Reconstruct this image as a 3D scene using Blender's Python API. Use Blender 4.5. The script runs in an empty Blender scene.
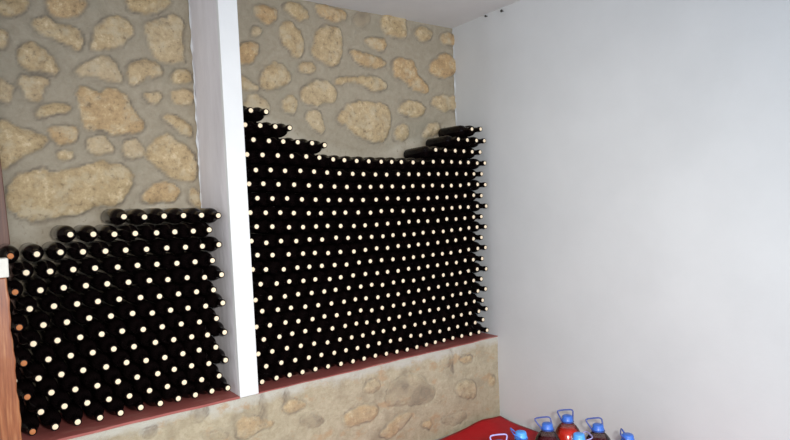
import bpy, bmesh, math, random
import numpy as np
from mathutils import Matrix, Vector

random.seed(3)
C = bpy.context.scene.collection
FZ = 0.512                                   # height of the ledge above the floor (metres)
# ------------------------------------------------------------------ camera
CAM = Vector((-1.1416, -2.6204, 0.8665 + FZ))
YAW, PIT, ROL = 0.6448, -0.0347, -0.0366
fw = Vector((math.sin(YAW) * math.cos(PIT), math.cos(YAW) * math.cos(PIT), math.sin(PIT)))
rt0 = Vector((math.cos(YAW), -math.sin(YAW), 0)); up0 = rt0.cross(fw)
rt = rt0 * math.cos(ROL) + up0 * math.sin(ROL); up = -rt0 * math.sin(ROL) + up0 * math.cos(ROL)
cd = bpy.data.cameras.new('camera'); cd.sensor_width = 36.0; cd.lens = 36.0 * 602.49 / 790
cam = bpy.data.objects.new('camera', cd); C.objects.link(cam)
cam.matrix_world = Matrix(((rt.x, up.x, -fw.x, CAM.x), (rt.y, up.y, -fw.y, CAM.y), (rt.z, up.z, -fw.z, CAM.z), (0, 0, 0, 1)))
cd.clip_start = 0.02
bpy.context.scene.camera = cam
# ------------------------------------------------------------------ world: dim daylight of the room behind the photographer
w = bpy.data.worlds.new('world'); bpy.context.scene.world = w; w.use_nodes = True
w.node_tree.nodes['Background'].inputs[0].default_value = (0.86, 0.92, 1.0, 1)
w.node_tree.nodes['Background'].inputs[1].default_value = 0.50
# ------------------------------------------------------------------ the camera's flash
fl = bpy.data.lights.new('flash', 'SPOT'); fl.energy = 126; fl.color = (1.0, 0.965, 0.90)
fl.spot_size = math.radians(112); fl.spot_blend = 1.0; fl.shadow_soft_size = 0.05
fo = bpy.data.objects.new('flash', fl); C.objects.link(fo)
fo.location = CAM + rt * 0.16 + up * 0.07
tgt = Vector((0.78, -0.35, FZ - 0.18))
fo.rotation_euler = (tgt - fo.location).to_track_quat('-Z', 'Y').to_euler()
# bluish lamp added behind the camera to brighten and tint the right wall
dl = bpy.data.lights.new('added_blue_fill', 'AREA'); dl.shape = 'RECTANGLE'; dl.size = 0.9; dl.size_y = 1.9; dl.energy = 23; dl.color = (0.62, 0.80, 1.0)
do = bpy.data.objects.new('added_blue_fill', dl); C.objects.link(do); do.location = (0.15, -4.3, 1.1)
do.rotation_euler = (Vector((1.56, -1.3, 1.0)) - do.location).to_track_quat('-Z', 'Z').to_euler()
vs = bpy.context.scene.view_settings
vs.view_transform = 'Standard'; vs.look = 'None'; vs.gamma = 1.0; vs.use_curve_mapping = False
vs.exposure = 1.25

# ------------------------------------------------------------------ helpers
def obj(name, me, mat=None, parent=None, smooth=False):
    if isinstance(me, bmesh.types.BMesh):
        b = me; me = bpy.data.meshes.new(name); b.normal_update(); b.to_mesh(me); b.free()
    o = bpy.data.objects.new(name, me); C.objects.link(o)
    if mat is not None:
        for m in (mat if isinstance(mat, (list, tuple)) else [mat]): me.materials.append(m)
    if smooth: me.shade_smooth()
    if parent is not None: o.parent = parent
    return o
def tag(o, label, cat, group=None):
    o['label'] = label; o['category'] = cat
    if group: o['group'] = group
    return o
def struct(o, label=None, cat=None):
    o['kind'] = 'structure'
    if label: o['label'] = label
    if cat: o['category'] = cat
    return o
def empty(name, loc, label, cat, group=None):
    o = bpy.data.objects.new(name, None); C.objects.link(o); o.location = loc; o.empty_display_size = .05
    return tag(o, label, cat, group)
def box(b, x0, x1, y0, y1, z0, z1, bev=0.0):
    t = bmesh.new(); bmesh.ops.create_cube(t, size=1)
    for v in t.verts: v.co = Vector(((x0 + x1) / 2 + v.co.x * (x1 - x0), (y0 + y1) / 2 + v.co.y * (y1 - y0), (z0 + z1) / 2 + v.co.z * (z1 - z0)))
    if bev: bmesh.ops.bevel(t, geom=t.edges[:], offset=bev, segments=2, affect='EDGES', profile=.5)
    me = bpy.data.meshes.new('t'); t.to_mesh(me); t.free(); b.from_mesh(me); bpy.data.meshes.remove(me); return b
def lathe(b, prof, seg=24, mi=0, close=True):
    """profile of (r, z) spun about Z"""
    rings = []
    for r, z in prof:
        if r < 1e-6: rings.append([b.verts.new((0, 0, z))]); continue
        rings.append([b.verts.new((r * math.cos(2 * math.pi * i / seg), r * math.sin(2 * math.pi * i / seg), z)) for i in range(seg)])
    for A, B in zip(rings, rings[1:]):
        for i in range(seg):
            j = (i + 1) % seg
            q = [A[i % len(A)], A[j % len(A)], B[j % len(B)], B[i % len(B)]]
            q = [v for n, v in enumerate(q) if v not in q[:n]]
            if len(q) > 2: b.faces.new(q).material_index = mi
    return b
def tube(b, pts, r, seg=8, closed=False, flat=1.0):
    pts = [Vector(p) for p in pts]; n = len(pts); rings = []
    for i, p in enumerate(pts):
        a = pts[(i - 1) % n] if (closed or i) else p; c = pts[(i + 1) % n] if (closed or i < n - 1) else p
        t = (c - a).normalized(); u = t.orthogonal() if i == 0 else (u - t * u.dot(t)); u.normalize(); v = t.cross(u)
        rings.append([b.verts.new(p + (u * math.cos(2 * math.pi * k / seg) + v * flat * math.sin(2 * math.pi * k / seg)) * r) for k in range(seg)])
    R = list(zip(rings, rings[1:])) + ([(rings[-1], rings[0])] if closed else [])
    for A, B in R:
        for k in range(seg): b.faces.new((A[k], A[(k + 1) % seg], B[(k + 1) % seg], B[k]))
    if not closed: b.faces.new(rings[0][::-1]); b.faces.new(rings[-1])
    return b

# ------------------------------------------------------------------ materials
class NT:
    def __init__(s, name):
        s.m = bpy.data.materials.new(name); s.m.use_nodes = True; s.t = s.m.node_tree; s.b = s.t.nodes['Principled BSDF']
    def n(s, typ, **kw):
        x = s.t.nodes.new(typ)
        for k, v in kw.items():
            if k.startswith('_'): setattr(x, k[1:], v)
            else: x.inputs[k.replace('_', ' ')].default_value = v
        return x
    def l(s, a, b): s.t.links.new(a, b)
    def noise(s, scale, detail=4, rough=.55, stretch=None):
        tc = s.n('ShaderNodeTexCoord'); src = tc.outputs['Object']
        if stretch:
            mp = s.n('ShaderNodeMapping'); mp.inputs['Scale'].default_value = stretch; s.l(src, mp.inputs[0]); src = mp.outputs[0]
        x = s.n('ShaderNodeTexNoise', Scale=scale, Detail=detail, Roughness=rough); s.l(src, x.inputs['Vector']); return x.outputs['Fac']
    def ramp(s, fac, stops):
        r = s.n('ShaderNodeValToRGB'); e = r.color_ramp.elements
        while len(e) < len(stops): e.new(.5)
        for q, (p, c) in zip(e, stops): q.position = p; q.color = (*c, 1)
        s.l(fac, r.inputs[0]); return r.outputs[0]
    def mix(s, f, a, b, mode='MIX'):
        x = s.n('ShaderNodeMix', _data_type='RGBA', _blend_type=mode)
        for sock, v in ((x.inputs[0], f), (x.inputs[6], a), (x.inputs[7], b)):
            if hasattr(v, 'is_output'): s.l(v, sock)
            else: sock.default_value = v if not isinstance(v, tuple) else (*v, 1)
        return x.outputs[2]
    def bump(s, fac, strength, dist):
        x = s.n('ShaderNodeBump', Strength=strength, Distance=dist); s.l(fac, x.inputs['Height']); s.l(x.outputs[0], s.b.inputs['Normal'])
    def set(s, **kw):
        for k, v in kw.items():
            k = k.replace('_', ' ')
            if hasattr(v, 'is_output'): s.l(v, s.b.inputs[k])
            else: s.b.inputs[k].default_value = (*v, 1) if isinstance(v, tuple) else v
        return s

def plaster(name, c0, c1, scale=3.0, stretch=None, bump=.25):
    t = NT(name); f = t.noise(scale, 5, .6, stretch)
    t.set(Base_Color=t.ramp(f, [(.3, c0), (.7, c1)]), Roughness=.85)
    t.bump(t.noise(28, 5, .6), bump, .004); return t.m
def plain(name, col, rough=.5, **kw):
    t = NT(name); f = t.noise(35, 3)
    t.set(Base_Color=t.ramp(f, [(.25, tuple(c * .86 for c in col)), (.75, tuple(min(1, c * 1.1) for c in col))]), Roughness=rough, **kw); return t.m
M_wall = plaster('white_plaster', (.53, .54, .55), (.575, .585, .595), 2.2)
M_ceil = plaster('ceiling_plaster', (.60, .59, .585), (.68, .67, .66), 2.0)
M_part = plaster('grey_plaster', (.60, .57, .59), (.76, .73, .755), 6.0, (1, 1, .25))
M_post = plaster('white_paint', (.66, .66, .66), (.71, .71, .71), 4.0, None, .08)
M_floor = plaster('floor_concrete', (.28, .26, .24), (.36, .34, .31), 4.0)

def stone_material(name, mortar0, mortar1, worn, band=False):
    t = NT(name)
    at = t.n('ShaderNodeVertexColor', _layer_name='stone_kind'); sp = t.n('ShaderNodeSeparateColor'); t.l(at.outputs[0], sp.inputs[0])
    big = t.noise(10, 6, .7); mid = t.noise(24, 8, .8); fine = t.noise(75, 5, .75); pit = t.noise(48, 3, .6)
    mort = t.mix(t.ramp(mid, [(.35, (0, 0, 0)), (.65, (1, 1, 1))]), mortar0, mortar1)
    mort = t.mix(t.ramp(t.noise(5, 4, .6), [(.52, (0, 0, 0)), (.68, (.65, .65, .65))]), mort, worn)
    tan = t.ramp(mid, [(.33, (.25, .18, .098)), (.44, (.42, .30, .16)), (.55, (.50, .37, .205)), (.64, (.67, .53, .34))])
    oran = t.ramp(mid, [(.33, (.27, .16, .075)), (.44, (.41, .26, .125)), (.55, (.50, .32, .15)), (.64, (.64, .50, .30))])
    st = t.mix(sp.outputs[1], tan, oran)
    st = t.mix(t.ramp(big, [(.50, (0, 0, 0)), (.64, (.75, .75, .75))]), st, (.52, .43, .29))
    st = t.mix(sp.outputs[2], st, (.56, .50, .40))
    st = t.mix(t.ramp(pit, [(.30, (.7, .7, .7)), (.39, (0, 0, 0))]), st, (.22, .155, .09))
    if band:                                    # lime skim along the top of the plinth, worn and ragged below
        tc = t.n('ShaderNodeTexCoord'); sx = t.n('ShaderNodeSeparateXYZ'); t.l(tc.outputs['Object'], sx.inputs[0])
        ad = t.n('ShaderNodeMath', _operation='MULTIPLY_ADD'); t.l(t.noise(7, 5, .65), ad.inputs[0]); ad.inputs[1].default_value = .16; t.l(sx.outputs['Z'], ad.inputs[2])
        mr = t.n('ShaderNodeMapRange'); t.l(ad.outputs[0], mr.inputs[0]); mr.inputs[1].default_value = FZ + .015; mr.inputs[2].default_value = FZ + .055
        mort = t.mix(mr.outputs[0], mort, (.52, .49, .42))
        mort = t.mix(t.ramp(t.noise(8, 5, .7, (1, 1, 1.6)), [(.56, (0, 0, 0)), (.66, (.7, .7, .7))]), mort, (.45, .29, .16))
    col = t.mix(sp.outputs[0], mort, st)
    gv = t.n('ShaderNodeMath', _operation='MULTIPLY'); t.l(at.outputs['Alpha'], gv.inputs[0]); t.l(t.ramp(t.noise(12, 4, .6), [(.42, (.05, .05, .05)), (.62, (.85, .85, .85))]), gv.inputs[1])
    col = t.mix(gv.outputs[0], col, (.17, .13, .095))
    t.set(Base_Color=col, Roughness=.92)
    t.bump(t.mix(.4, mid, fine), .9, .018); return t.m
M_stone = stone_material('rubble_stone', (.312, .260, .186), (.392, .335, .250), (.31, .272, .20))
M_plinth = stone_material('rubble_render', (.38, .31, .205), (.52, .445, .315), (.27, .215, .145), True)
t = NT('red_ledge_paint'); f = t.noise(14, 5, .65, (.35, 1, 1))
t.set(Base_Color=t.ramp(f, [(.3, (.25, .065, .055)), (.55, (.33, .088, .074)), (.75, (.42, .19, .155))]), Roughness=.55); M_ledge = t.m
t = NT('red_sheet'); f = t.noise(5, 4)
t.set(Base_Color=t.ramp(f, [(.3, (.34, .004, .009)), (.7, (.46, .007, .013))]), Roughness=.5, Specular_IOR_Level=.2); t.bump(t.noise(22, 4), .3, .01); M_red = t.m
t = NT('varnished_wood'); f = t.noise(7, 6, .65, (14, 14, .7))
t.set(Base_Color=t.ramp(f, [(.25, (.13, .035, .013)), (.5, (.30, .095, .035)), (.72, (.46, .20, .085)), (.86, (.66, .44, .28))]), Roughness=.28, Coat_Weight=.4); t.bump(f, .15, .003); M_wood = t.m
t = NT('dark_wood'); f = t.noise(7, 6, .65, (14, 14, .7))
t.set(Base_Color=t.ramp(f, [(.25, (.055, .018, .009)), (.55, (.12, .04, .018)), (.8, (.18, .075, .035))]), Roughness=.5); M_dwood = t.m
t = NT('bottle_glass'); f = t.noise(20, 3)
t.set(Base_Color=t.ramp(f, [(.3, (.0022, .0017, .0018)), (.7, (.006, .0034, .0034))]), Roughness=.10, IOR=1.45, Specular_IOR_Level=.14); M_glass = t.m
M_cork = plain('cork', (.90, .73, .51), .8)
M_cork_o = plain('orange_cork', (.50, .175, .055), .7)
M_cap = plain('blue_plastic', (.038, .135, .53), .38)
M_capl = plain('light_blue_plastic', (.075, .32, .80), .38)
M_bail = plain('dark_blue_plastic', (.035, .06, .25), .4)
M_bailp = plain('lilac_plastic', (.34, .30, .56), .4)
M_wine = plain('red_wine', (.085, .010, .016), .2)
M_rose = plain('bright_red_wine', (.62, .035, .018), .2)
M_nail = plain('rusty_iron', (.04, .035, .03), .6)
M_block = plain('worn_white_paint', (.72, .69, .62), .6)
t = NT('clear_pet'); nt = t.t
tr = t.n('ShaderNodeBsdfTransparent'); lw = t.n('ShaderNodeLayerWeight', Blend=.5)      # longer path through the wall near the outline: darker
t.l(t.ramp(lw.outputs['Facing'], [(.35, (.88, .80, .78)), (.85, (.10, .06, .06))]), tr.inputs[0])
gl = t.n('ShaderNodeBsdfGlossy', Roughness=.12); fr = t.n('ShaderNodeLayerWeight', Blend=.28); ms = t.n('ShaderNodeMixShader')
t.l(fr.outputs['Fresnel'], ms.inputs[0]); t.l(tr.outputs[0], ms.inputs[1]); t.l(gl.outputs[0], ms.inputs[2])
t.l(ms.outputs[0], nt.nodes['Material Output'].inputs['Surface']); M_pet = t.m

# ------------------------------------------------------------------ measured places
# bottles: (row, half column, x, z of the body, stray of the mouth in x and z), tenths of a millimetre
BOT = {'R': [
(0,0,152,346,29,5), (0,2,870,346,46,35), (0,4,1586,346,19,35), (0,6,2302,346,4,35), (0,8,3018,346,8,35), (0,10,3733,346,14,30),
(0,12,4449,346,61,11), (0,14,5164,346,80,-1), (0,16,5879,346,58,12), (0,18,6594,346,70,28), (0,20,7310,346,80,-3), (0,22,8024,346,80,-20),
(0,24,8740,346,80,-35), (0,26,9454,346,53,-17), (0,28,10170,346,38,-5), (0,30,10885,346,-9,18), (0,32,11601,346,-58,25), (0,34,12315,346,-80,35),
(0,36,13031,346,-80,35), (0,38,13747,346,-63,35), (0,40,14463,346,-80,35), (0,42,15178,346,-80,35), (1,1,433,1058,-17,-15), (1,3,1195,1053,3,5),
(1,5,1928,1036,7,4), (1,7,2644,1019,35,5), (1,9,3359,999,31,27), (1,11,4075,993,65,-1), (1,13,4791,984,47,12), (1,15,5507,978,40,4),
(1,17,6222,980,-8,-13), (1,19,6938,979,-7,13), (1,21,7653,979,34,3), (1,23,8369,979,-17,-24), (1,25,9084,980,22,49), (1,27,9800,977,8,-37),
(1,29,10515,985,-21,35), (1,31,11231,982,5,-44), (1,33,11947,996,-2,-30), (1,35,12663,1003,-19,-15), (1,37,13378,1014,-21,17), (1,39,14094,1021,-2,-15),
(1,41,14809,1055,-30,28), (2,0,38,1704,8,-10), (2,2,769,1691,-13,-7), (2,4,1524,1689,-2,10), (2,6,2267,1670,2,13), (2,8,2991,1652,18,9),
(2,10,3706,1626,68,-37), (2,12,4422,1620,80,-5), (2,14,5138,1611,80,-13), (2,16,5853,1605,58,-19), (2,18,6569,1607,6,13), (2,20,7285,1607,-42,-7),
(2,22,8001,1609,-29,-5), (2,24,8716,1609,-39,1), (2,26,9432,1611,-1,-9), (2,28,10147,1610,-31,-12), (2,30,10863,1616,-24,-29), (2,32,11579,1613,7,-33),
(2,34,12295,1623,18,11), (2,36,13010,1639,-37,5), (2,38,13726,1640,-33,1), (2,40,14441,1674,0,-22), (2,42,15157,1681,-58,24), (3,1,368,2339,-12,-17),
(3,3,1138,2321,20,-5), (3,5,1854,2325,-19,25), (3,7,2589,2309,-43,50), (3,9,3335,2286,-12,11), (3,11,4055,2255,32,-8), (3,13,4771,2250,80,4),
(3,15,5487,2252,49,21), (3,17,6202,2234,-5,-6), (3,19,6918,2238,29,-35), (3,21,7634,2237,22,-33), (3,23,8350,2239,-10,-25), (3,25,9066,2238,43,17),
(3,27,9782,2240,60,19), (3,29,10498,2238,25,25), (3,31,11213,2241,-15,-2), (3,33,11929,2249,34,-10), (3,35,12645,2264,6,-1), (3,37,13361,2264,18,-11),
(3,39,14076,2296,-5,7), (3,41,14792,2304,3,-22), (4,0,-14,3003,27,-39), (4,2,729,2978,-36,-38), (4,4,1476,2956,29,-11), (4,6,2223,2938,-29,-34),
(4,8,2963,2920,13,-32), (4,10,3693,2906,-38,18), (4,12,4409,2887,-36,-10), (4,14,5125,2875,0,-13), (4,16,5841,2877,-2,40), (4,18,6556,2860,-16,-38),
(4,20,7272,2863,-47,-5), (4,22,7988,2862,-11,8), (4,24,8704,2864,-14,-14), (4,26,9419,2863,-22,-16), (4,28,10135,2864,5,-11), (4,30,10851,2866,3,57),
(4,32,11567,2874,14,-47), (4,34,12283,2893,32,6), (4,36,12999,2887,-17,17), (4,38,13714,2918,1,-18), (4,40,14430,2924,-16,-25), (4,42,15145,2938,-68,3),
(5,1,338,3635,1,23), (5,3,1109,3612,27,4), (5,5,1831,3600,-4,9), (5,7,2592,3563,11,-4), (5,9,3324,3540,2,-8), (5,11,4062,3525,27,-8),
(5,13,4778,3512,61,-5), (5,15,5494,3528,40,12), (5,17,6209,3496,-8,11), (5,19,6925,3491,41,-26), (5,21,7641,3489,8,-9), (5,23,8357,3491,-32,-31),
(5,25,9073,3492,0,13), (5,27,9789,3493,-16,2), (5,29,10505,3498,22,9), (5,31,11221,3506,26,14), (5,33,11936,3525,12,47), (5,35,12652,3518,19,4),
(5,37,13368,3549,21,-28), (5,39,14083,3556,-7,17), (5,41,14799,3570,-58,24), (6,0,-14,4277,43,-58), (6,2,726,4250,44,-23), (6,4,1478,4226,56,-22),
(6,6,2223,4220,18,-2), (6,8,2969,4194,19,-7), (6,10,3694,4177,9,-5), (6,12,4410,4173,-45,7), (6,14,5148,4165,3,12), (6,16,5864,4153,37,10),
(6,18,6580,4132,19,46), (6,20,7296,4126,0,-37), (6,22,8012,4121,30,17), (6,24,8728,4123,-20,25), (6,26,9444,4126,1,-39), (6,28,10160,4132,-13,-15),
(6,30,10876,4139,18,18), (6,32,11591,4158,68,-1), (6,34,12307,4151,20,-16), (6,36,13023,4180,-35,-10), (6,38,13739,4187,-71,10), (6,40,14454,4202,-46,28),
(6,42,15170,4200,9,-27), (7,1,323,4932,-3,-3), (7,3,1098,4887,37,-21), (7,5,1814,4887,-16,3), (7,7,2569,4848,-11,-11), (7,9,3303,4836,-80,-1),
(7,11,4055,4799,-9,-39), (7,13,4781,4792,-80,-11), (7,15,5515,4793,-61,3), (7,17,6244,4786,-22,4), (7,19,6960,4770,25,-12), (7,21,7676,4764,-8,-8),
(7,23,8392,4760,-11,-27), (7,25,9108,4760,4,20), (7,27,9823,4767,19,-28), (7,29,10539,4775,-34,4), (7,31,11255,4794,-21,-19), (7,33,11971,4789,-19,22),
(7,35,12687,4815,23,-25), (7,37,13403,4824,20,29), (7,39,14118,4838,-16,-4), (7,41,14834,4838,30,-6), (8,0,-14,5626,-28,26), (8,2,701,5580,-80,7),
(8,4,1479,5527,55,-24), (8,6,2226,5518,36,-3), (8,8,2942,5495,-19,-3), (8,10,3682,5474,-56,-4), (8,12,4423,5449,-55,-10), (8,14,5160,5423,-79,-27),
(8,16,5894,5431,-46,1), (8,18,6616,5426,-48,7), (8,20,7332,5420,-35,5), (8,22,8048,5402,12,-1), (8,24,8764,5389,48,-10), (8,26,9480,5397,6,-8),
(8,28,10195,5405,-14,-12), (8,30,10911,5424,15,-24), (8,32,11627,5420,10,-21), (8,34,12343,5445,-40,-41), (8,36,13059,5453,-15,-15), (8,38,13775,5468,-30,12),
(8,40,14491,5469,20,12), (8,42,15206,5485,-29,6), (9,1,309,6269,-80,28), (9,3,1067,6226,-80,8), (9,5,1835,6194,-6,4), (9,7,2598,6167,6,3),
(9,9,3320,6144,-60,3), (9,11,4064,6100,-50,-23), (9,13,4805,6088,-66,-14), (9,15,5561,6066,-1,-37), (9,17,6288,6064,-7,-8), (9,19,7016,6063,-12,19),
(9,21,7732,6054,-4,-7), (9,23,8448,6049,-1,47), (9,25,9164,6045,37,-10), (9,27,9880,6049,-10,23), (9,29,10596,6069,-29,-17), (9,31,11312,6065,1,14),
(9,33,12027,6088,26,10), (9,35,12743,6097,-26,15), (9,37,13459,6112,6,48), (9,39,14175,6113,0,-21), (9,41,14891,6129,-35,5), (10,0,-14,6928,-31,44),
(10,2,713,6895,-16,-60), (10,4,1471,6864,-17,0), (10,6,2225,6836,36,-30), (10,8,2976,6810,20,24), (10,10,3723,6786,-21,-6), (10,12,4467,6766,53,52),
(10,14,5208,6747,26,10), (10,16,5946,6732,34,-4), (10,18,6689,6718,20,-1), (10,20,7405,6701,43,-7), (10,22,8121,6706,2,3), (10,24,8837,6690,54,-5),
(10,26,9553,6687,31,-16), (10,28,10268,6708,-21,5), (10,30,10984,6704,31,-1), (10,32,11700,6726,64,-36), (10,34,12416,6735,8,-14), (10,36,13132,6750,-3,-15),
(10,38,13848,6751,-28,26), (10,40,14564,6766,-59,21), (10,42,15280,6771,-51,-5), (11,1,317,7598,-69,25), (11,3,1078,7561,-42,17), (11,5,1875,7505,32,-8),
(11,7,2629,7473,35,-11), (11,9,3376,7455,13,-2), (11,11,4092,7438,-42,2), (11,13,4835,7405,-16,-9), (11,15,5607,7376,15,-26), (11,17,6325,7363,-5,-18),
(11,19,7064,7368,-3,-26), (11,21,7791,7358,0,-2), (11,23,8507,7351,51,-5), (11,25,9223,7346,38,40), (11,27,9939,7345,-6,35), (11,29,10655,7344,-37,2),
(11,31,11371,7363,13,-31), (11,33,12087,7373,-21,19), (11,35,12803,7388,-8,-33), (11,37,13519,7390,-10,-14), (11,39,14234,7404,11,7), (11,41,14950,7409,-42,-5),
(12,0,-14,8277,-20,10), (12,2,728,8239,6,8), (12,4,1480,8209,-2,13), (12,6,2219,8167,-24,2), (12,8,3003,8131,10,-6), (12,10,3723,8103,-29,-7),
(12,12,4477,8083,-14,-4), (12,14,5215,8066,-77,0), (12,16,5956,8045,-35,-4), (12,18,6705,8014,-8,-20), (12,20,7427,8035,-32,14), (12,22,8158,8028,-38,17),
(12,24,8894,7996,-10,-9), (12,26,9610,7997,17,-4), (12,28,10326,7999,47,-1), (12,30,11042,8000,-10,0), (12,32,11758,8010,42,-8), (12,34,12474,8026,23,-1),
(12,36,13190,8039,-30,5), (12,38,13906,8042,-80,-18), (12,40,14622,8053,-42,-2), (12,42,15338,8055,8,-21), (13,1,346,8930,5,8), (13,3,1105,8894,1,8),
(13,5,1867,8870,4,17), (13,7,2641,8819,26,-2), (13,9,3394,8786,33,-6), (13,11,4139,8750,18,-16), (13,13,4855,8732,-22,-11), (13,15,5596,8716,-59,-7),
(13,17,6337,8692,-80,-13), (13,19,7094,8690,-8,-20), (13,21,7828,8678,-2,40), (13,23,8559,8669,10,19), (13,25,9282,8662,-5,-39), (13,27,9998,8659,-21,20),
(13,29,10714,8658,3,-27), (13,31,11430,8661,-49,3), (13,33,12146,8666,-10,-11), (13,35,12862,8676,-10,9), (13,37,13578,8686,9,29), (13,39,14294,8703,15,21),
(13,41,15010,8699,-42,-20), (14,0,-14,9616,-19,-6), (14,2,702,9595,-24,12), (14,4,1467,9556,-16,10), (14,6,2259,9525,17,14), (14,8,3019,9484,58,4),
(14,10,3755,9448,3,-3), (14,12,4523,9417,21,-9), (14,14,5268,9391,18,-12), (14,16,6014,9374,48,-8), (14,18,6735,9365,24,-10), (14,20,7472,9350,-2,15),
(14,22,8206,9339,-9,16), (14,24,8937,9330,29,-20), (14,26,9661,9324,-45,30), (14,28,10377,9321,1,21), (14,30,11093,9321,-34,44), (14,32,11809,9324,19,-3),
(14,34,12525,9330,-11,3), (14,36,13241,9340,-5,-8), (14,38,13957,9352,-34,38), (14,40,14673,9370,-1,2), (14,42,15389,9367,-58,-20), (15,1,331,10266,3,-19),
(15,3,1087,10246,-7,1), (15,5,1840,10209,-16,0), (15,7,2630,10191,15,17), (15,9,3388,10156,15,12), (15,11,4137,10117,11,2), (15,13,4872,10082,-4,-6),
(15,15,5637,10053,35,-6), (15,17,6353,10033,-13,-5), (15,19,7108,10018,1,-11), (15,21,7845,10005,0,-9), (15,23,8599,10010,36,7), (15,25,9330,10005,50,10),
(15,27,10050,9996,11,6), (15,29,10771,10002,68,13), (15,31,11487,10005,49,11), (15,33,12203,10012,-7,16), (15,35,12919,10013,45,10), (15,37,13635,10007,80,-2),
(15,39,14351,10012,36,-5), (15,41,15067,10020,-20,-11), (16,0,-14,10975,-52,-14), (16,2,702,10952,0,0), (16,4,1472,10923,10,11), (16,6,2219,10895,-6,19),
(16,8,2993,10861,9,48), (16,10,3737,10830,-3,33), (16,12,4510,10783,22,1), (16,14,5226,10753,-30,-2), (16,16,5970,10725,-24,-8), (16,18,6722,10710,-12,-4),
(16,20,7494,10692,22,-4), (16,22,8212,10683,4,1), (16,24,8928,10680,-49,5), (16,26,9690,10667,14,3), (16,28,10411,10667,6,6), (16,30,11127,10678,58,41),
(16,32,11843,10679,65,52), (16,34,12559,10685,33,34), (16,36,13275,10682,15,11), (16,38,13991,10695,-39,5), (16,40,14707,10675,-14,-15), (16,42,15423,10697,-68,-30),
(17,1,287,11656,-4,-10), (17,3,1057,11620,-1,-4), (17,5,1810,11595,-13,12), (17,7,2578,11566,-7,32), (17,9,3353,11532,9,41), (17,11,4087,11484,-13,4),
(17,31,11467,11353,-65,50), (17,33,12188,11355,-40,35), (17,35,12904,11359,10,18), (17,37,13620,11355,-12,6), (17,39,14336,11353,-31,-8), (17,41,15052,11357,-80,-20),
(18,0,-14,12370,-80,-52), (18,2,700,12323,-50,-7), (18,4,1416,12301,0,2), (18,6,2175,12267,0,9), (18,36,13255,12040,-56,18), (18,38,13971,12032,-39,1),
(18,40,14689,12036,10,-4), (18,42,15405,12043,-42,-10), (19,1,219,13047,3,-56), (19,3,984,13000,-1,-23), (19,39,14335,12712,4,-6), (19,41,15062,12734,20,1),],
'L': [
(0,0,-9090,416,8,18), (0,2,-8329,416,-5,12), (0,4,-7554,416,-8,1), (0,6,-6767,416,2,-29), (0,8,-5995,416,-4,-24), (0,10,-5231,416,14,14),
(0,12,-4496,416,64,1), (0,14,-3761,416,80,35), (0,16,-3026,416,80,25), (0,18,-2291,416,80,32), (0,20,-1556,416,80,7), (1,1,-8761,1099,-17,12),
(1,3,-7978,1099,-7,43), (1,5,-7191,1079,0,7), (1,7,-6407,1060,3,-11), (1,9,-5632,1067,3,-60), (1,11,-4856,1063,16,-10), (1,13,-4104,1066,-9,2),
(1,15,-3369,1066,-29,25), (1,17,-2632,1067,-11,-14), (1,19,-1894,1068,40,-13), (2,0,-9176,1765,-9,14), (2,2,-8394,1756,-3,14), (2,4,-7595,1726,13,-14),
(2,6,-6814,1710,14,-23), (2,8,-6041,1705,9,-16), (2,10,-5271,1714,-26,5), (2,12,-4496,1709,19,-15), (2,14,-3761,1717,-33,23), (2,16,-3026,1717,-27,30),
(2,18,-2291,1718,-2,-21), (2,20,-1556,1721,35,-19), (3,1,-8803,2404,11,-4), (3,3,-8033,2397,2,-2), (3,5,-7254,2388,-19,14), (3,7,-6472,2378,27,-6),
(3,9,-5690,2369,15,31), (3,11,-4910,2361,-5,-25), (3,13,-4133,2354,-27,-35), (3,15,-3389,2356,-12,-13), (3,17,-2653,2358,-40,16), (3,19,-1917,2361,-24,5),
(4,0,-9235,3068,2,-8), (4,2,-8447,3061,13,-4), (4,4,-7677,3055,1,2), (4,6,-6898,3037,-3,-4), (4,8,-6119,3034,-9,5), (4,10,-5328,3018,-31,-21),
(4,12,-4547,3008,37,19), (4,14,-3770,2999,16,14), (4,16,-3026,2995,38,12), (4,18,-2291,2997,1,-23), (4,20,-1556,3001,49,-41), (5,1,-8888,3733,-5,-2),
(5,3,-8099,3721,3,0), (5,5,-7314,3710,4,2), (5,7,-6538,3702,-5,9), (5,9,-5762,3694,-14,14), (5,11,-4963,3668,-2,-22), (5,13,-4182,3656,-18,-18),
(5,15,-3406,3645,-1,-10), (5,17,-2645,3642,26,-40), (5,19,-1902,3650,53,-10), (6,0,-9306,4414,-2,4), (6,2,-8528,4390,-4,-4), (6,4,-7742,4377,-1,-2),
(6,6,-6955,4363,-5,56), (6,8,-6168,4347,1,36), (6,10,-5381,4332,34,39), (6,12,-4597,4317,22,-41), (6,14,-3815,4304,-8,-11), (6,16,-3039,4292,-46,-14),
(6,18,-2291,4286,-20,-26), (6,20,-1556,4299,29,-5), (7,1,-8945,5065,0,-6), (7,3,-8156,5053,7,-1), (7,5,-7367,5034,10,-3), (7,7,-6600,5026,-12,7),
(7,9,-5813,5011,-14,9), (7,11,-5012,4985,6,-1), (7,13,-4227,4968,-21,-29), (7,15,-3446,4953,-16,-12), (7,17,-2670,4939,-12,-2), (7,19,-1921,4936,-1,-10),
(8,0,-9370,5747,-8,-5), (8,2,-8574,5725,8,-9), (8,4,-7791,5717,5,2), (8,6,-7011,5703,-3,7), (8,8,-6229,5684,-12,8), (8,10,-5428,5657,-13,12),
(8,12,-4639,5639,16,11), (8,14,-3853,5621,-20,-18), (8,16,-3072,5604,13,-6), (8,18,-2297,5589,-1,-60), (8,20,-1556,5574,34,-7), (9,1,-8993,6421,3,3),
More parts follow.
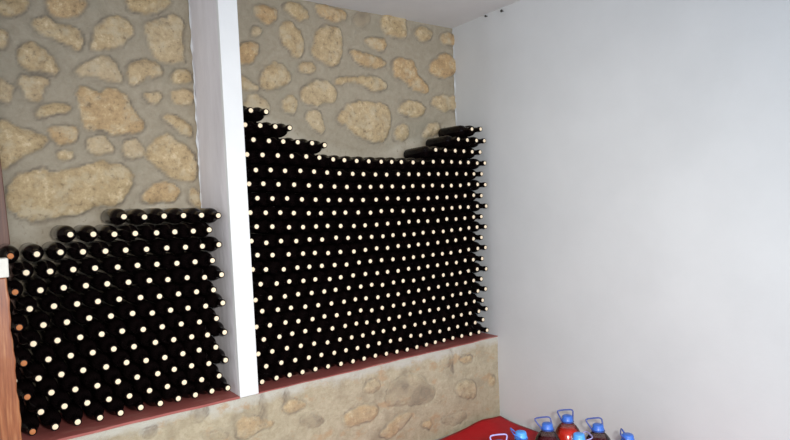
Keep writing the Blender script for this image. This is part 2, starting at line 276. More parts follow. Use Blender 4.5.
(9,3,-8211,6395,1,-3), (9,5,-7424,6382,0,5), (9,7,-6642,6361,-8,5), (9,9,-5832,6330,11,-5), (9,11,-5055,6319,-5,5), (9,13,-4274,6295,-13,1),
(9,15,-3470,6267,6,-7), (9,17,-2689,6253,5,-3), (9,19,-1915,6238,5,-2), (10,0,-9426,7096,-29,-10), (10,2,-8619,7085,6,0), (10,4,-7832,7078,5,15),
(10,6,-7049,7044,-2,3), (10,8,-6248,7013,7,-6), (10,10,-5472,6992,-11,-4), (10,12,-4670,6966,-1,-7), (10,14,-3865,6950,14,-2), (10,16,-3079,6926,13,-5),
(10,18,-2321,6909,-8,-3), (10,20,-1559,6906,-26,13), (11,5,-7456,7741,0,10), (11,7,-6656,7709,8,2), (11,9,-5873,7672,-4,-11), (11,11,-5079,7651,-4,-8),
(11,13,-4261,7625,25,-10), (11,15,-3488,7610,2,-1), (11,17,-2700,7592,5,3), (11,19,-1945,7588,-43,21), (12,10,-5481,8351,-4,2), (12,12,-4685,8313,-4,-11),
(12,14,-3892,8303,-5,4), (12,16,-3089,8281,7,7), (12,18,-2305,8260,6,9), (12,20,-1556,8225,10,-4), (1,-1,-9517,1093,-60,10), (3,-1,-9589,2418,10,42),
(5,-1,-9658,3749,22,7), (7,-1,-9722,5088,0,-43), (9,-1,-9774,6437,26,-18),],
}
# stones of the wall and the plinth: (kind, outline in millimetres along the wall and above the ledge)
STONES = {'W': [
(0,[(-934,1741),(-810,1762),(-816,1722),(-837,1702),(-867,1686),(-890,1685),(-918,1686)]),
(1,[(-729,1776),(-581,1801),(-594,1752),(-628,1717),(-671,1702),(-707,1705),(-727,1725)]),
(0,[(-782,1682),(-723,1697),(-714,1669),(-673,1661),(-631,1664),(-602,1590),(-635,1578),(-682,1592),(-707,1604),(-732,1609),(-758,1611),(-781,1648)]),
(0,[(-922,1609),(-890,1605),(-891,1577),(-907,1547),(-925,1545)]),
(0,[(-809,1590),(-788,1568),(-731,1524),(-701,1455),(-742,1456),(-793,1472),(-849,1486),(-859,1514),(-839,1562)]),
(0,[(-501,1724),(-459,1749),(-403,1720),(-386,1698),(-406,1646),(-455,1602),(-490,1586),(-541,1586),(-574,1594),(-567,1625),(-565,1655),(-536,1683)]),
(0,[(-421,1829),(-212,1864),(-233,1809),(-279,1783),(-341,1764),(-370,1775),(-406,1782)]),
(2,[(-343,1717),(-287,1744),(-230,1758),(-209,1778),(-164,1775),(-176,1597),(-161,1579),(-188,1550),(-259,1549),(-295,1571),(-306,1602),(-322,1657)]),
(0,[(-851,1424),(-835,1448),(-746,1427),(-773,1402),(-775,1356),(-801,1337),(-835,1340),(-844,1374)]),
(2,[(-643,1465),(-617,1498),(-551,1540),(-510,1545),(-474,1517),(-455,1470),(-465,1451),(-515,1451),(-547,1457),(-580,1458)]),
(0,[(-409,1532),(-351,1554),(-296,1550),(-279,1514),(-287,1488),(-355,1475),(-368,1455),(-410,1445),(-427,1468)]),
(0,[(-222,1513),(-144,1527),(-133,1475),(-212,1469),(-234,1480)]),
(0,[(-233,1415),(-187,1438),(-135,1436),(-125,1370),(-191,1366),(-229,1383)]),
(0,[(-359,1399),(-315,1409),(-272,1399),(-292,1372),(-324,1357),(-348,1375)]),
(1,[(-634,1410),(-598,1404),(-556,1372),(-534,1396),(-500,1421),(-467,1406),(-434,1385),(-428,1327),(-395,1292),(-366,1261),(-372,1233),(-412,1218),(-480,1215),(-559,1221),(-611,1228),(-627,1297),(-632,1358)]),
(2,[(-932,1416),(-913,1412),(-895,1392),(-877,1376),(-884,1342),(-898,1330),(-936,1322)]),
(0,[(-798,1309),(-767,1325),(-684,1333),(-680,1304),(-717,1296),(-784,1275),(-794,1280)]),
(0,[(-949,1254),(-903,1239),(-866,1218),(-828,1203),(-773,1188),(-770,1165),(-791,1135),(-842,1117),(-876,1105),(-897,1077),(-917,1054),(-959,1049)]),
(1,[(-762,1211),(-725,1230),(-647,1228),(-643,1198),(-676,1167),(-713,1158),(-739,1171)]),
(0,[(-720,1125),(-673,1126),(-669,1102),(-696,1090),(-732,1102)]),
(2,[(-606,1171),(-556,1195),(-528,1182),(-509,1143),(-531,1120),(-576,1124),(-603,1141)]),
(2,[(-453,1174),(-399,1185),(-374,1138),(-385,1106),(-456,1099),(-458,1130)]),
(0,[(-368,1132),(-306,1203),(-250,1219),(-218,1187),(-177,1159),(-135,1122),(-130,1034),(-175,990),(-236,1015),(-291,1034),(-330,1076),(-360,1104)]),
(0,[(-290,1291),(-258,1308),(-201,1292),(-163,1268),(-144,1235),(-159,1208),(-197,1227),(-254,1263)]),
(0,[(-914,950),(-898,1017),(-832,1040),(-792,1051),(-759,1028),(-690,1036),(-624,1064),(-572,1084),(-512,1076),(-459,1064),(-422,1014),(-433,964),(-466,915),(-506,891),(-596,886),(-627,863),(-685,850),(-754,853),(-823,833),(-881,851),(-911,890),(-922,921)]),
(1,[(-394,915),(-375,940),(-330,971),(-273,986),(-236,963),(-218,936),(-232,910),(-290,893),(-383,896)]),
(0,[(-165,955),(-132,948),(-109,860),(-162,875)]),
(1,[(201,1878),(263,1902),(334,1907),(340,1865),(314,1832),(282,1810),(244,1829)]),
(0,[(374,1928),(441,1953),(489,1932),(538,1895),(495,1866),(445,1866),(405,1896)]),
(1,[(585,1963),(695,1969),(774,1948),(779,1915),(711,1888),(626,1892),(589,1919)]),
(0,[(361,1803),(395,1840),(427,1841),(450,1801),(483,1791),(488,1725),(469,1671),(435,1652),(404,1700),(365,1724),(351,1765)]),
(2,[(180,1757),(212,1785),(242,1772),(233,1750),(187,1737)]),
(1,[(107,1688),(222,1703),(214,1655),(195,1602),(102,1587)]),
(0,[(562,1751),(578,1819),(657,1858),(716,1855),(747,1797),(735,1699),(699,1644),(659,1623),(596,1656),(540,1688)]),
(0,[(229,1507),(247,1573),(320,1616),(375,1600),(405,1552),(370,1498),(297,1470),(243,1473)]),
(0,[(441,1607),(501,1635),(560,1627),(549,1581),(481,1574)]),
(0,[(118,1532),(168,1502),(227,1465),(166,1449),(114,1463)]),
(2,[(450,1445),(478,1499),(556,1544),(644,1544),(696,1487),(666,1430),(559,1412),(490,1411)]),
(2,[(350,1416),(392,1452),(432,1415),(429,1363),(379,1345),(348,1365)]),
(2,[(142,1416),(195,1434),(262,1396),(268,1346),(139,1353)]),
(0,[(1025,1937),(1068,1992),(1151,2005),(1215,1998),(1201,1929),(1219,1865),(1165,1850),(1082,1863),(1042,1866)]),
(1,[(890,1814),(1050,1839),(1058,1787),(1016,1757),(938,1780)]),
(3,[(838,1933),(888,1964),(936,1964),(934,1907),(894,1886),(837,1893)]),
(0,[(1276,1906),(1344,1950),(1434,1928),(1409,1881),(1340,1855),(1285,1874)]),
(1,[(798,1741),(867,1732),(1063,1706),(1039,1674),(956,1648),(864,1662),(817,1691)]),
(0,[(681,1539),(719,1574),(793,1573),(919,1600),(1049,1579),(1041,1530),(965,1515),(906,1531),(868,1548),(783,1560),(736,1529)]),
(1,[(1107,1681),(1120,1732),(1205,1733),(1280,1707),(1287,1623),(1386,1571),(1350,1534),(1272,1545),(1209,1582),(1167,1612),(1110,1623)]),
(1,[(1391,1684),(1428,1749),(1524,1794),(1607,1777),(1667,1739),(1628,1690),(1553,1647),(1458,1647),(1401,1659)]),
(0,[(1393,1483),(1438,1524),(1621,1531),(1627,1453),(1563,1429),(1459,1436),(1401,1458)]),
(1,[(1498,1907),(1551,1934),(1657,1935),(1655,1882),(1547,1856),(1504,1870)]),
(0,[(686,1350),(742,1404),(826,1438),(969,1448),(1042,1423),(1077,1359),(1058,1285),(1011,1229),(936,1204),(872,1225),(797,1263),(744,1307),(697,1316)]),
(0,[(1149,1436),(1174,1468),(1254,1479),(1350,1448),(1323,1396),(1249,1374),(1187,1395),(1124,1398)]),
(2,[(1091,1253),(1125,1312),(1190,1324),(1209,1274),(1175,1231),(1111,1220)]),
(2,[(1308,1260),(1356,1331),(1426,1352),(1471,1319),(1458,1283),(1330,1252)]),
(2,[(486,1337),(521,1373),(573,1364),(596,1305),(603,1252),(542,1264),(509,1301)]),
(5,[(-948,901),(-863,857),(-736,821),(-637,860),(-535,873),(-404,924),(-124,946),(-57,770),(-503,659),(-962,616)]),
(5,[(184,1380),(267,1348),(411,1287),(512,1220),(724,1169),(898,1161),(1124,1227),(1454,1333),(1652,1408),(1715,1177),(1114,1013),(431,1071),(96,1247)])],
'P': [
(1,[(-122,-87),(-48,-106),(12,-133),(58,-165),(3,-170),(-45,-176),(-92,-195),(-117,-182)]),
(1,[(111,-99),(148,-75),(206,-95),(227,-114),(182,-136),(131,-131)]),
(2,[(573,-119),(592,-80),(653,-86),(660,-124),(606,-141)]),
(1,[(451,-223),(518,-197),(595,-201),(646,-228),(635,-276),(582,-285),(489,-282),(448,-272)]),
(3,[(700,-221),(731,-140),(788,-115),(873,-103),(979,-155),(1055,-250),(973,-286),(819,-249)]),
(2,[(1220,-234),(1309,-220),(1374,-284),(1360,-339),(1249,-313)]),
(1,[(1481,-257),(1529,-250),(1538,-303),(1490,-301)]),
(3,[(1111,-67),(1163,-70),(1172,-111),(1119,-101)]),
(1,[(657,-377),(713,-347),(817,-299),(873,-313),(843,-358),(756,-403),(701,-411)]),
(1,[(958,-395),(1019,-388),(1016,-442),(957,-418)]),
(3,[(202,-181),(269,-178),(329,-220),(282,-236),(222,-214)]),
(3,[(-311,-22),(-269,-14),(-252,-43),(-289,-64),(-306,-53)]),
(1,[(1259,-96),(1327,-76),(1359,-107),(1280,-116)]),
(4,[(3,-21),(19,-24),(21,-90),(20,-161),(5,-157),(6,-87)]),
(4,[(121,-24),(135,-27),(132,-84),(119,-80)]),
(4,[(1177,-1),(1197,-5),(1200,-82),(1201,-152),(1183,-149)]),
(3,[(-530,-48),(-481,-43),(-477,-68),(-510,-76)]),
(3,[(-274,-134),(-232,-133),(-177,-166),(-203,-170),(-263,-154)]),
(3,[(1085,-412),(1159,-407),(1289,-423),(1276,-453),(1156,-454)])],
}
# bottles of the stack that show smallest, built together
FAR = set()
for s_, r_, ks in [('R',3,(19,15,25,17,21,23,27,1,33,31,29,39,37,35,41)),
('R',2,(18,22,20,30,24,32,26,28,34,40,38,36,42,0)),
('R',8,(22,20,24,28,26,36,30,34,32,38,40,42,0)),
('R',14,(24,22,28,32,26,30,36,34,40,38,42,0)),
('R',5,(17,25,21,23,29,27,1,33,31,35,39,37,41)),
('R',4,(20,18,22,24,34,26,28,30,32,38,36,42,40,0)),
('R',15,(25,29,1,35,27,31,37,33,39,41)),
('R',12,(22,28,26,32,34,30,40,36,42,38,0)),
('R',6,(18,20,26,28,30,24,32,40,34,38,42,36,0)),
('R',0,(20,18,22,26,24,28,30,32,36,40,38,42,34,0)),
('R',7,(21,23,25,27,29,31,35,33,1,37,41,39)),
('R',1,(21,17,25,1,23,27,29,31,37,33,35,39,41)),
('R',9,(23,25,21,29,31,33,27,37,39,35,41,1)),
('R',10,(24,22,26,30,28,32,34,36,42,38,40,0)),
('R',13,(27,1,25,29,33,31,35,37,39,41)),
('R',16,(28,24,30,32,34,36,40,38,42,0)),
('R',17,(35,1,33,37,41,39)),
('R',11,(25,31,29,27,33,37,35,1,39,41)),
('R',19,(1,41)),
('R',18,(38,40,42,0))]:
    FAR |= {(s_, r_, k_) for k_ in ks}
# ------------------------------------------------------------------ the setting
def quad(*p):
    b = bmesh.new(); b.faces.new([b.verts.new(q) for q in p]); return b
def prism(poly, z0, z1):
    b = bmesh.new(); lo = [b.verts.new((x, y, z0)) for x, y in poly]; hi = [b.verts.new((x, y, z1)) for x, y in poly]
    b.faces.new(lo[::-1]); b.faces.new(hi)
    for i in range(len(poly)):
        j = (i + 1) % len(poly); b.faces.new((lo[i], lo[j], hi[j], hi[i]))
    bmesh.ops.recalc_face_normals(b, faces=b.faces); return b
ZC = 1.974 + FZ
X0, YF = -2.6, -4.4
struct(obj('floor', prism([(X0, YF), (1.75, YF), (1.75, .6), (X0, .6)], -.12, 0), M_floor))
struct(obj('ceiling', prism([(X0, YF), (1.75, YF), (1.75, .6), (X0, .6)], ZC, ZC + .12), M_ceil))
ctl = [(-4.4, 1.546), (-2.5, 1.548), (-1.2, 1.551), (-.6, 1.555), (-.25, 1.561), (-.03, 1.571), (.10, 1.586), (.31, 1.604), (.6, 1.63)]
ys = np.r_[np.linspace(-4.4, -.8, 12), np.linspace(-.7, .6, 53)]; xs = np.interp(ys, *zip(*ctl))
for _ in range(6): xs[13:-1] = .25 * xs[12:-2] + .5 * xs[13:-1] + .25 * xs[14:]
struct(obj('wall_right', prism([(x, y) for x, y in zip(xs, ys)] + [(1.75, .6), (1.75, YF)], 0, ZC), M_wall))
rs = np.random.RandomState(11)
def vnoise(x, z, scale, octv=4, seed=0):
    out = np.zeros_like(x); amp = 1.0; tot = 0
    for o in range(octv):
        g = np.random.RandomState(seed + 17 * o).rand(64, 64); s = scale * 2 ** o
        u = x * s; v = z * s; iu = np.floor(u).astype(int); iv = np.floor(v).astype(int); fu = u - iu; fv = v - iv
        fu = fu * fu * (3 - 2 * fu); fv = fv * fv * (3 - 2 * fv)
        G = lambda a, b: g[a % 64, b % 64]
        out += amp * ((G(iu, iv) * (1 - fu) + G(iu + 1, iv) * fu) * (1 - fv) + (G(iu, iv + 1) * (1 - fu) + G(iu + 1, iv + 1) * fu) * fv)
        tot += amp; amp *= .5
    return out / tot - .5
def rubble(name, stones, x0, x1, z0, z1, yb, step, relief, rough, mat):
    """a masonry face: grid pushed out where the stones stand proud of the mortar"""
    nx = int(round((x1 - x0) / step)); nz = int(round((z1 - z0) / step))
    X, Z = np.meshgrid(np.linspace(x0, x1, nx + 1), np.linspace(z0, z1, nz + 1), indexing='ij')
    wx = X + .030 * vnoise(X, Z, 16, 4, 5); wz = Z + .030 * vnoise(X, Z, 16, 4, 9)
    wx += .016 * vnoise(X, Z, 50, 3, 41); wz += .016 * vnoise(X, Z, 50, 3, 43)
    H = rough * vnoise(X, Z, 6, 5, 2); K = np.zeros((nx + 1, nz + 1, 4)); K[..., 3] = 0
    for n, (kind, poly) in enumerate(stones):
        P = np.array(poly) / 1000.0
        for _ in range(2): P = np.stack([P * .75 + np.roll(P, -1, 0) * .25, P * .25 + np.roll(P, -1, 0) * .75], 1).reshape(-1, 2)      # round the corners
        mn = P.min(0) - .05; mx = P.max(0) + .05
        i0, i1 = np.clip(((np.array([mn[0], mx[0]]) - x0) / step).astype(int), 0, nx); j0, j1 = np.clip(((np.array([mn[1], mx[1]]) - z0) / step).astype(int), 0, nz)
        if i1 <= i0 or j1 <= j0: continue
        xs = wx[i0:i1, j0:j1]; zs = wz[i0:i1, j0:j1]
        d = np.full(xs.shape, 9.0); ins = np.zeros(xs.shape, bool)
        for (ax, az), (bx, bz) in zip(P, np.roll(P, -1, 0)):
            ex, ez = bx - ax, bz - az; tt = np.clip(((xs - ax) * ex + (zs - az) * ez) / (ex * ex + ez * ez + 1e-12), 0, 1)
            d = np.minimum(d, np.hypot(xs - ax - tt * ex, zs - az - tt * ez))
            c = ((az > zs) != (bz > zs)); ins ^= c & (xs < ex * (zs - az) / (ez if abs(ez) > 1e-9 else 1e-9) + ax)
        s = np.where(ins, d, -d) + (.007 if kind < 4 else 0)
        m = np.clip((s + .004) / .012, 0, 1); m = m * m * (3 - 2 * m); rise = np.clip((s + .004) / .03, 0, 1) ** .6
        lump = 1 + 1.5 * vnoise(X[i0:i1, j0:j1] + n, Z[i0:i1, j0:j1], 16, 4, 30 + n)
        if kind < 5: H[i0:i1, j0:j1] += (relief if kind < 3 else .3 * relief if kind == 3 else -.6 * relief) * rise * lump - .40 * relief * np.clip(1 - np.abs(s + .007) / .010, 0, 1)
        sub = K[i0:i1, j0:j1]; r = rs.rand()
        sub[..., 3] = np.maximum(sub[..., 3], np.clip(1 - np.abs(s + .004) / .008, 0, 1) * (kind < 5))  # dark line round each stone: shadow in the gap painted into the colour
        if kind == 5:                       # flash light on the mortar above the stacks, painted as a paler patch
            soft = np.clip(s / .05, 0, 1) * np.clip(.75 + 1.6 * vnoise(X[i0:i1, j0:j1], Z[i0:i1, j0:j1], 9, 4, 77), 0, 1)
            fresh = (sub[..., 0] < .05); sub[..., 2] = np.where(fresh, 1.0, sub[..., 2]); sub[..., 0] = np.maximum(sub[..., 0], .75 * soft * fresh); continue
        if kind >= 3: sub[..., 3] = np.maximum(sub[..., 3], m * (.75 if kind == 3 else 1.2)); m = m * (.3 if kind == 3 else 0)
        sub[..., 0] = np.maximum(sub[..., 0], m)
        sub[..., 1] = np.where(m > 0, {0: .25 * r, 1: .6 + .4 * r, 2: .15 * r, 3: .1, 4: 0, 5: 0}[kind], sub[..., 1])
        sub[..., 2] = np.where(m > 0, {0: .15 * r, 1: .05, 2: .05 + .22 * r, 3: .1, 4: 0, 5: 0}[kind], sub[..., 2])
    if name == 'wall_plinth': K[..., 0] *= .62
    V = np.stack([X, yb - np.clip(H, -.008, .028), Z + FZ], -1).reshape(-1, 3)
    idx = np.arange((nx + 1) * (nz + 1)).reshape(nx + 1, nz + 1)
    Fc = np.stack([idx[:-1, :-1], idx[1:, :-1], idx[1:, 1:], idx[:-1, 1:]], -1).reshape(-1, 4)
    # close the block at the back so that the masonry is a solid
    nb = len(V); back = []
    ring = list(idx[:, 0]) + list(idx[-1, 1:]) + list(idx[-2::-1, -1]) + list(idx[0, -2:0:-1])
    ybk = yb + .25
    VB = V[ring].copy(); VB[:, 1] = ybk
    faces = Fc.tolist(); n = len(ring)
    for i in range(n):
        j = (i + 1) % n; faces.append([ring[j], ring[i], nb + i, nb + j])
    faces.append([nb + i for i in range(n)][::-1])
    me = bpy.data.meshes.new(name); me.from_pydata(np.vstack([V, VB]).tolist(), [], faces); me.update()
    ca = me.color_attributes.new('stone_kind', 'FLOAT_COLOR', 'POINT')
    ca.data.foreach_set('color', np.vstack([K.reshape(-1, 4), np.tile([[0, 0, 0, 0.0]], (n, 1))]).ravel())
    me.shade_smooth(); return obj(name, me, mat)
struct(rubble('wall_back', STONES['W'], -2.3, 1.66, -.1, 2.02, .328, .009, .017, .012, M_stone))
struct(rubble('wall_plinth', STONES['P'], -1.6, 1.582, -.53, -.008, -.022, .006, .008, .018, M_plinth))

# partition between the two bays, and its white front
b = bmesh.new(); box(b, -.1155, -.0370, -.012, .36, FZ - .02, ZC + .02)
bmesh.ops.subdivide_edges(b, edges=b.edges[:], cuts=24, use_grid_fill=True)
for v in b.verts: v.co.x += -.011 * (v.co.z - FZ - .9) + .003 * math.sin(v.co.z * 7 + v.co.y * 3) * (1 if v.co.x > -.07 else .6) + random.uniform(-.0006, .0006)
struct(obj('wall_partition', b, M_part, smooth=False))
b = bmesh.new(); box(b, -.1166, -.0268, -.036, -.008, FZ - .004, ZC + .02, .003)
for v in b.verts: v.co.x -= .011 * (v.co.z - FZ - .9)
struct(obj('trim_1', b, M_post))

# ragged plaster fringes where the smooth plaster laps on to the stone
def fringe(pts, w0, seed, mat):
    b = bmesh.new(); rr = random.Random(seed); n = len(pts); P = []
    for i, p in enumerate(pts):
        r = w0 * (.1 + 1.5 * rr.random() ** 1.5); P.append([b.verts.new(Vector(p) + Vector((r * math.cos(a), .6 * r * math.sin(a), r * .3 * math.cos(a)))) for a in [2 * math.pi * k / 8 for k in range(8)]])
    for A, B in zip(P, P[1:]):
        for k in range(8): b.faces.new((A[k], A[(k + 1) % 8], B[(k + 1) % 8], B[k]))
    b.faces.new(P[0][::-1]); b.faces.new(P[-1]); return b
struct(obj('trim_2', fringe([(-.117 - .011 * (z - .9) + random.uniform(-.004, .002), .320, FZ + z) for z in [.02 + .022 * i for i in range(89)]], .0055, 1, M_wall), M_wall, smooth=True))
struct(obj('trim_3', fringe([(1.606 + random.uniform(-.006, .003), .320, FZ + z) for z in [1.30 + .02 * i for i in range(34)]], .005, 2, M_wall), M_wall, smooth=True))

# red ledges under the two stacks
def ledge(x0, x1, zt):
    b = bmesh.new(); n = int((x1 - x0) / .02)
    for i in range(n): pass
    ys = [-.030, -.028, -.0, .08, .16, .24, .31]; R = []
    for i in range(n + 1):
        x = x0 + (x1 - x0) * i / n; wob = .004 * math.sin(x * 9) + .002 * math.sin(x * 31 + 1)
        R.append([b.verts.new((x, y + (wob if y < -.01 else 0), FZ + zt - (.003 if y < -.029 else 0))) for y in ys] + [b.verts.new((x, .31, FZ - .007)), b.verts.new((x, -.030 + wob, FZ - .007))])
    for A, B in zip(R, R[1:]):
        for k in range(9): b.faces.new((A[k], B[k], B[(k + 1) % 9], A[(k + 1) % 9]))
    b.faces.new(R[0]); b.faces.new(R[-1][::-1]); bmesh.ops.recalc_face_normals(b, faces=b.faces); return b
tag(obj('ledge', ledge(-1.25, -.108, .003), M_ledge), 'dark red painted ledge under the smaller bottle stack left of the white post', 'ledge')
tag(obj('ledge', ledge(-.026, 1.572, -.0025), M_ledge), 'dark red painted ledge under the large bottle stack right of the white post', 'ledge')

# ------------------------------------------------------------------ wine bottles
RB = .0344; LB = .273
# profile along the bottle axis: base at z=0, mouth at z=LB
PROF = [(0, .006), (.012, .005), (.026, .0015), (.032, 0), (.0336, .003), (RB, .008), (RB, .163), (.0338, .175), (.0315, .188), (.0275, .199), (.0210, .208), (.0168, .216), (.0150, .225),
        (.0143, .239), (.0140, .251), (.0158, .2525), (.0162, .2565), (.0160, .2615), (.0148, .2635), (.0146, LB - .001), (.0138, LB), (.0110, LB), (.0106, LB - .002), (.0106, LB - .006)]
CPROF = [(.0105, LB - .03), (.0105, LB + .0002), (.0096, LB + .0011), (0, LB + .0012)]
def mesh_of(name, prof, mat, seg):
    b = lathe(bmesh.new(), prof, seg); bmesh.ops.recalc_face_normals(b, faces=b.faces)
    bmesh.ops.rotate(b, verts=b.verts, cent=(0, 0, 0), matrix=Matrix.Rotation(math.pi / 2, 3, 'X'))    # axis along -Y: mouth to the room
    me = bpy.data.meshes.new(name); b.to_mesh(me); b.free(); me.materials.append(mat); me.shade_smooth(); return me
ME_B = mesh_of('wine_bottle', PROF, M_glass, 24); ME_BW = mesh_of('wine_bottle', [(r * 1.030 if r > .02 else r, z) for r, z in PROF], M_glass, 24); ME_C = mesh_of('cork', CPROF, M_cork, 16); ME_CO = mesh_of('cork', CPROF, M_cork_o, 16)
NUM = 'first second third fourth fifth sixth seventh eighth ninth tenth eleventh twelfth thirteenth fourteenth fifteenth sixteenth seventeenth eighteenth nineteenth twentieth twenty-first twenty-second'.split()
def pose(x, z, ex, ez):
    """body centre at (x, z); the mouth strays from it by (ex, ez)"""
    d = Vector((-ex / .19, 1.0, -ez / .19)).normalized()
    q = Vector((0, 1, 0)).rotation_difference(d)
    mid = Vector((x, .19, z + FZ)); base = mid + d * .083
    return Matrix.Translation(base) @ q.to_matrix().to_4x4()
rest = []
for side, rows in (('R', BOT['R']), ('L', BOT['L'])):
    byrow = {}
    for q in rows: byrow.setdefault(q[0], []).append(q)
    top = max(byrow)
    for r, qs in byrow.items():
        qs.sort(key=lambda q: q[1])
        for i, (r_, k2, x, z, ex, ez) in enumerate(qs):
            mtx = pose(x / 1e4, z / 1e4, ex / 1e4, ez / 1e4)
            if (side, r, k2) in FAR: rest.append(mtx); continue
            orange = side == 'L' and k2 == 0
            rn = 'bottom row' if r == 0 else ('top row' if r == top else NUM[r] + ' row up')
            if r >= 17 and k2 > 20 and side == 'R':
                pos = NUM[[q for q in qs if q[1] > 20][::-1].index((r_, k2, x, z, ex, ez))] + ' from right wall'
            else: pos = NUM[i if side == 'R' else len(qs) - 1 - i] + ' from white post'
            lab = 'dark wine bottle, %s cork, %s, %s, %s stack' % ('orange-brown' if orange else 'cream', pos, rn, 'smaller' if side == 'L' else 'larger')
            if k2 < 0: lab = 'dark wine bottle mostly hidden behind brown wooden post, %s, smaller stack' % rn
            o = bpy.data.objects.new('wine_bottle', ME_BW if side == 'L' else ME_B); C.objects.link(o); o.matrix_world = mtx
            tag(o, lab, 'bottle', 'wine bottles stacked on their sides')
            c = bpy.data.objects.new('cork', ME_CO if orange else ME_C); C.objects.link(c); c.parent = o
            if orange: c['label'] = 'orange-brown cork'
if rest:
    def joined(src):
        n = len(src.vertices); co = np.empty(n * 3); src.vertices.foreach_get('co', co); co = np.c_[co.reshape(-1, 3), np.ones(n)]
        fs = [list(p.vertices) for p in src.polygons]; V = []; F = []
        for i, m in enumerate(rest):
            V.append(co @ np.array(m).T[:, :3]); F += [[a + i * n for a in f] for f in fs]
        me = bpy.data.meshes.new(src.name); me.from_pydata(np.vstack(V).tolist(), [], F); me.shade_smooth(); return me
    o = obj('wine_bottle_stack', joined(ME_B), M_glass)
    tag(o, 'far right part of the large wine bottle stack, towards the white right wall', 'bottles'); o['kind'] = 'stuff'
    c = obj('cork', joined(ME_C), M_cork, o); c['kind'] = 'stuff'

# ------------------------------------------------------------------ wooden upright at the left of the stack
root = empty('wooden_post', (-1.03, -.07, 0), 'varnished brown wooden post left of the bottle stack, white block on it', 'wooden post')
def wpart(name, b, mat): o = obj(name, b, mat, root); o.matrix_parent_inverse = Matrix.Translation(-root.location); return o
b = bmesh.new(); box(b, -1.10, -.967, -.092, -.046, 0, FZ + .640, .005)
bmesh.ops.subdivide_edges(b, edges=[e for e in b.edges if abs(e.verts[0].co.z - e.verts[1].co.z) > .3], cuts=30)
for v in b.verts: v.co.x += .020 * max(0, 1 - (v.co.z - FZ) / .64) + (.002 * math.sin(v.co.z * 31) + .0015 * math.sin(v.co.z * 83) if v.co.x > -1 else 0)
wpart('post', b, M_wood)
b = bmesh.new(); box(b, -1.10, -.960, -.097, -.044, FZ + .640, FZ + .708, .004); o = wpart('end_block', b, M_block); o['label'] = 'worn white block'
b = bmesh.new(); box(b, -1.06, -.922, .292, .318, FZ + .012, FZ + 1.75, .003)
for v in b.verts: v.co.x -= .047 * (v.co.z - FZ - .745)
tag(obj('wooden_board', b, M_dwood), 'reddish brown board standing against the stone wall behind the left end of the stack', 'board')

# ------------------------------------------------------------------ red sheet on the floor in the corner
nx, ny = 70, 80; b = bmesh.new(); G = []
for i in range(nx + 1):
    row = []
    for j in range(ny + 1):
        x = .25 + (1.543 - .25) * i / nx; y = -1.75 + (1.75 - .054) * j / ny
        near = max(0, 1 - (-.05 - y) / .16)
        z = .003 + .001 * math.sin(9 * x + 5 * y) + near ** 1.5 * (.008 + .030 * math.exp(-((x - 1.38) / .12) ** 2) + .004 * math.sin(x * 17))
        z += .003 * math.exp(-((x - 1.535) / .03) ** 2) * (1 + .4 * math.sin(y * 11))
        row.append(b.verts.new((x, y, z)))
    G.append(row)
for i in range(nx):
    for j in range(ny): b.faces.new((G[i][j], G[i + 1][j], G[i + 1][j + 1], G[i][j + 1]))
o = obj('floor_sheet', b, M_red, smooth=True); md = o.modifiers.new('thickness', 'SOLIDIFY'); md.thickness = .0015; md.offset = 1
tag(o, 'bright red sheet spread on the floor in the corner under the big jugs', 'sheet')

# ------------------------------------------------------------------ five litre jugs
ZJ = .0065
JB = [(0, .004), (.05, .004), (.064, 0), (.072, .006), (.074, .018), (.074, .05), (.0722, .056), (.074, .062), (.074, .10), (.0722, .106), (.074, .112), (.074, .150), (.0722, .156), (.074, .162),
      (.0742, .19), (.0728, .208), (.0685, .226), (.061, .245), (.050, .264), (.038, .280), (.0275, .291), (.0215, .297), (.0195, .300), (.0195, .308)]
JB = [(r * .955 if z < .25 else r, z) for r, z in JB]
JW = [(max(0, r - .0025), z + .003) for r, z in JB[:19]] + [(0, JB[18][1] + .003)]
JC = [(.0205, .3005), (.0262, .301), (.0266, .303), (.0262, .308), (.0246, .310), (.0240, .320), (.0226, .3245), (.019, .3264), (0, .3270)]
def smesh(name, prof, seg, mat, knurl=False):
    b = lathe(bmesh.new(), prof, seg); bmesh.ops.recalc_face_normals(b, faces=b.faces)
    if knurl:
        for v in b.verts:
            r = math.hypot(v.co.x, v.co.y)
            if r > .0239 and v.co.z > .309: 
                k = int(round(math.atan2(v.co.y, v.co.x) / (2 * math.pi) * seg)); s = .985 if k % 2 else 1.0; v.co.x *= s; v.co.y *= s
    me = bpy.data.meshes.new(name); b.to_mesh(me); b.free(); me.materials.append(mat); me.shade_smooth(); return me
J_body = smesh('body', JB, 40, M_pet)
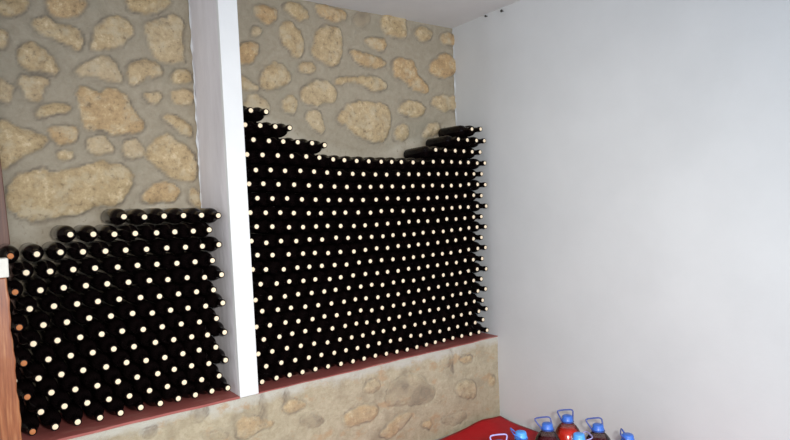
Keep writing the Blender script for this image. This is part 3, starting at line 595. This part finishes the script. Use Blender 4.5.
def jug(x, y, rz, tilt, label, wine, cap, bail, lean=0.0):
    r = empty('jug', (x, y, ZJ), label, 'jug', 'five litre jugs of wine on the red sheet')
    o = bpy.data.objects.new('body', J_body); C.objects.link(o); o.parent = r
    obj('wine', smesh('wine', JW, 40, wine), None, r); 
    obj('cap', smesh('cap', JC, 48, cap, True), None, r)
    # carrying handle: a ring round the neck and a bail hinged on it
    b = bmesh.new(); tube(b, [(.0280 * math.cos(a), .0280 * math.sin(a), .2985) for a in [2 * math.pi * i / 28 for i in range(28)]], .0022, 6, True)
    ca, sa = math.cos(tilt), math.sin(tilt); P = []
    prof = [(-.026, 0), (-.0285, .012), (-.034, .030), (-.0375, .043), (-.035, .050), (-.026, .0525), (0, .0535), (.026, .0525), (.035, .050), (.0375, .043), (.034, .030), (.0285, .012), (.026, 0)]
    for u, h in prof:
        u += lean * h / .053; P.append((u * math.cos(rz) - h * sa * -math.sin(rz) * -1, u * math.sin(rz) + h * sa * math.cos(rz), .2985 + h * ca))
    tube(b, P, .0024, 6, False, 1.5); obj('handle', b, bail, r, smooth=True)
    return r
JUGS = [('A', 1.1616, -.8497), ('B', 1.0170, -.8490), ('C', 1.1712, -1.0088), ('D', 1.1663, -1.1590), ('E', .8540, -.8345), ('G', 1.0200, -1.0172), ('F', .7070, -.8430)]
LJ = {'A': ('jug of bright red wine, blue cap with raised handle, tallest-looking jug in the middle', M_rose, M_cap, M_bail, -.55, .10),
      'B': ('dark wine jug just left of the bright red jug, blue cap, handle leaning left', M_wine, M_cap, M_bail, -.45, .45),
      'C': ('dark wine jug just right of the bright red jug, blue cap and raised handle', M_wine, M_cap, M_bail, -.5, .35),
      'D': ('dark wine jug at the far right of the group, blue cap, small raised handle loop', M_wine, M_cap, M_bail, .55, .55),
      'E': ('wine jug with a light blue cap in front of the red sheet near the corner', M_wine, M_capl, M_cap, .95, .9),
      'G': ('wine jug with a light blue cap before the bright red jug, handle folded right', M_wine, M_capl, M_bailp, 1.0, -1.15),
      'F': ('leftmost wine jug on the red sheet, only its lilac handle showing', M_wine, M_cap, M_bailp, -.5, .15)}
for n, x, y in JUGS:
    lab, wine, cap, bail, rz, tilt = LJ[n]; jug(x, y, rz, tilt, lab, wine, cap, bail, {'A': -.010, 'B': -.016, 'C': -.014, 'D': -.02}.get(n, 0))

# ------------------------------------------------------------------ nails high on the right wall
for (y, z, s, lab) in ((-.158, 1.954, 1.0, 'dark nail head high on the right wall, just under the ceiling'), (-.020, 1.961, .8, 'smaller rusty nail in the ceiling edge, nearer the stone wall than the dark nail')):
    b = bmesh.new(); lathe(b, [(0, -.03), (.003, -.028), (.003, .010), (.0085 * s, .0105), (.009 * s, .013), (.007 * s, .0155), (0, .0165)], 12)
    bmesh.ops.recalc_face_normals(b, faces=b.faces); bmesh.ops.rotate(b, verts=b.verts, cent=(0, 0, 0), matrix=Matrix.Rotation(-math.pi / 2, 3, 'Y'))
    o = obj('nail', b, M_nail, smooth=True); o.location = (float(np.interp(y, ys, xs)) - .0035, y, z + FZ - .004); tag(o, lab, 'nail')
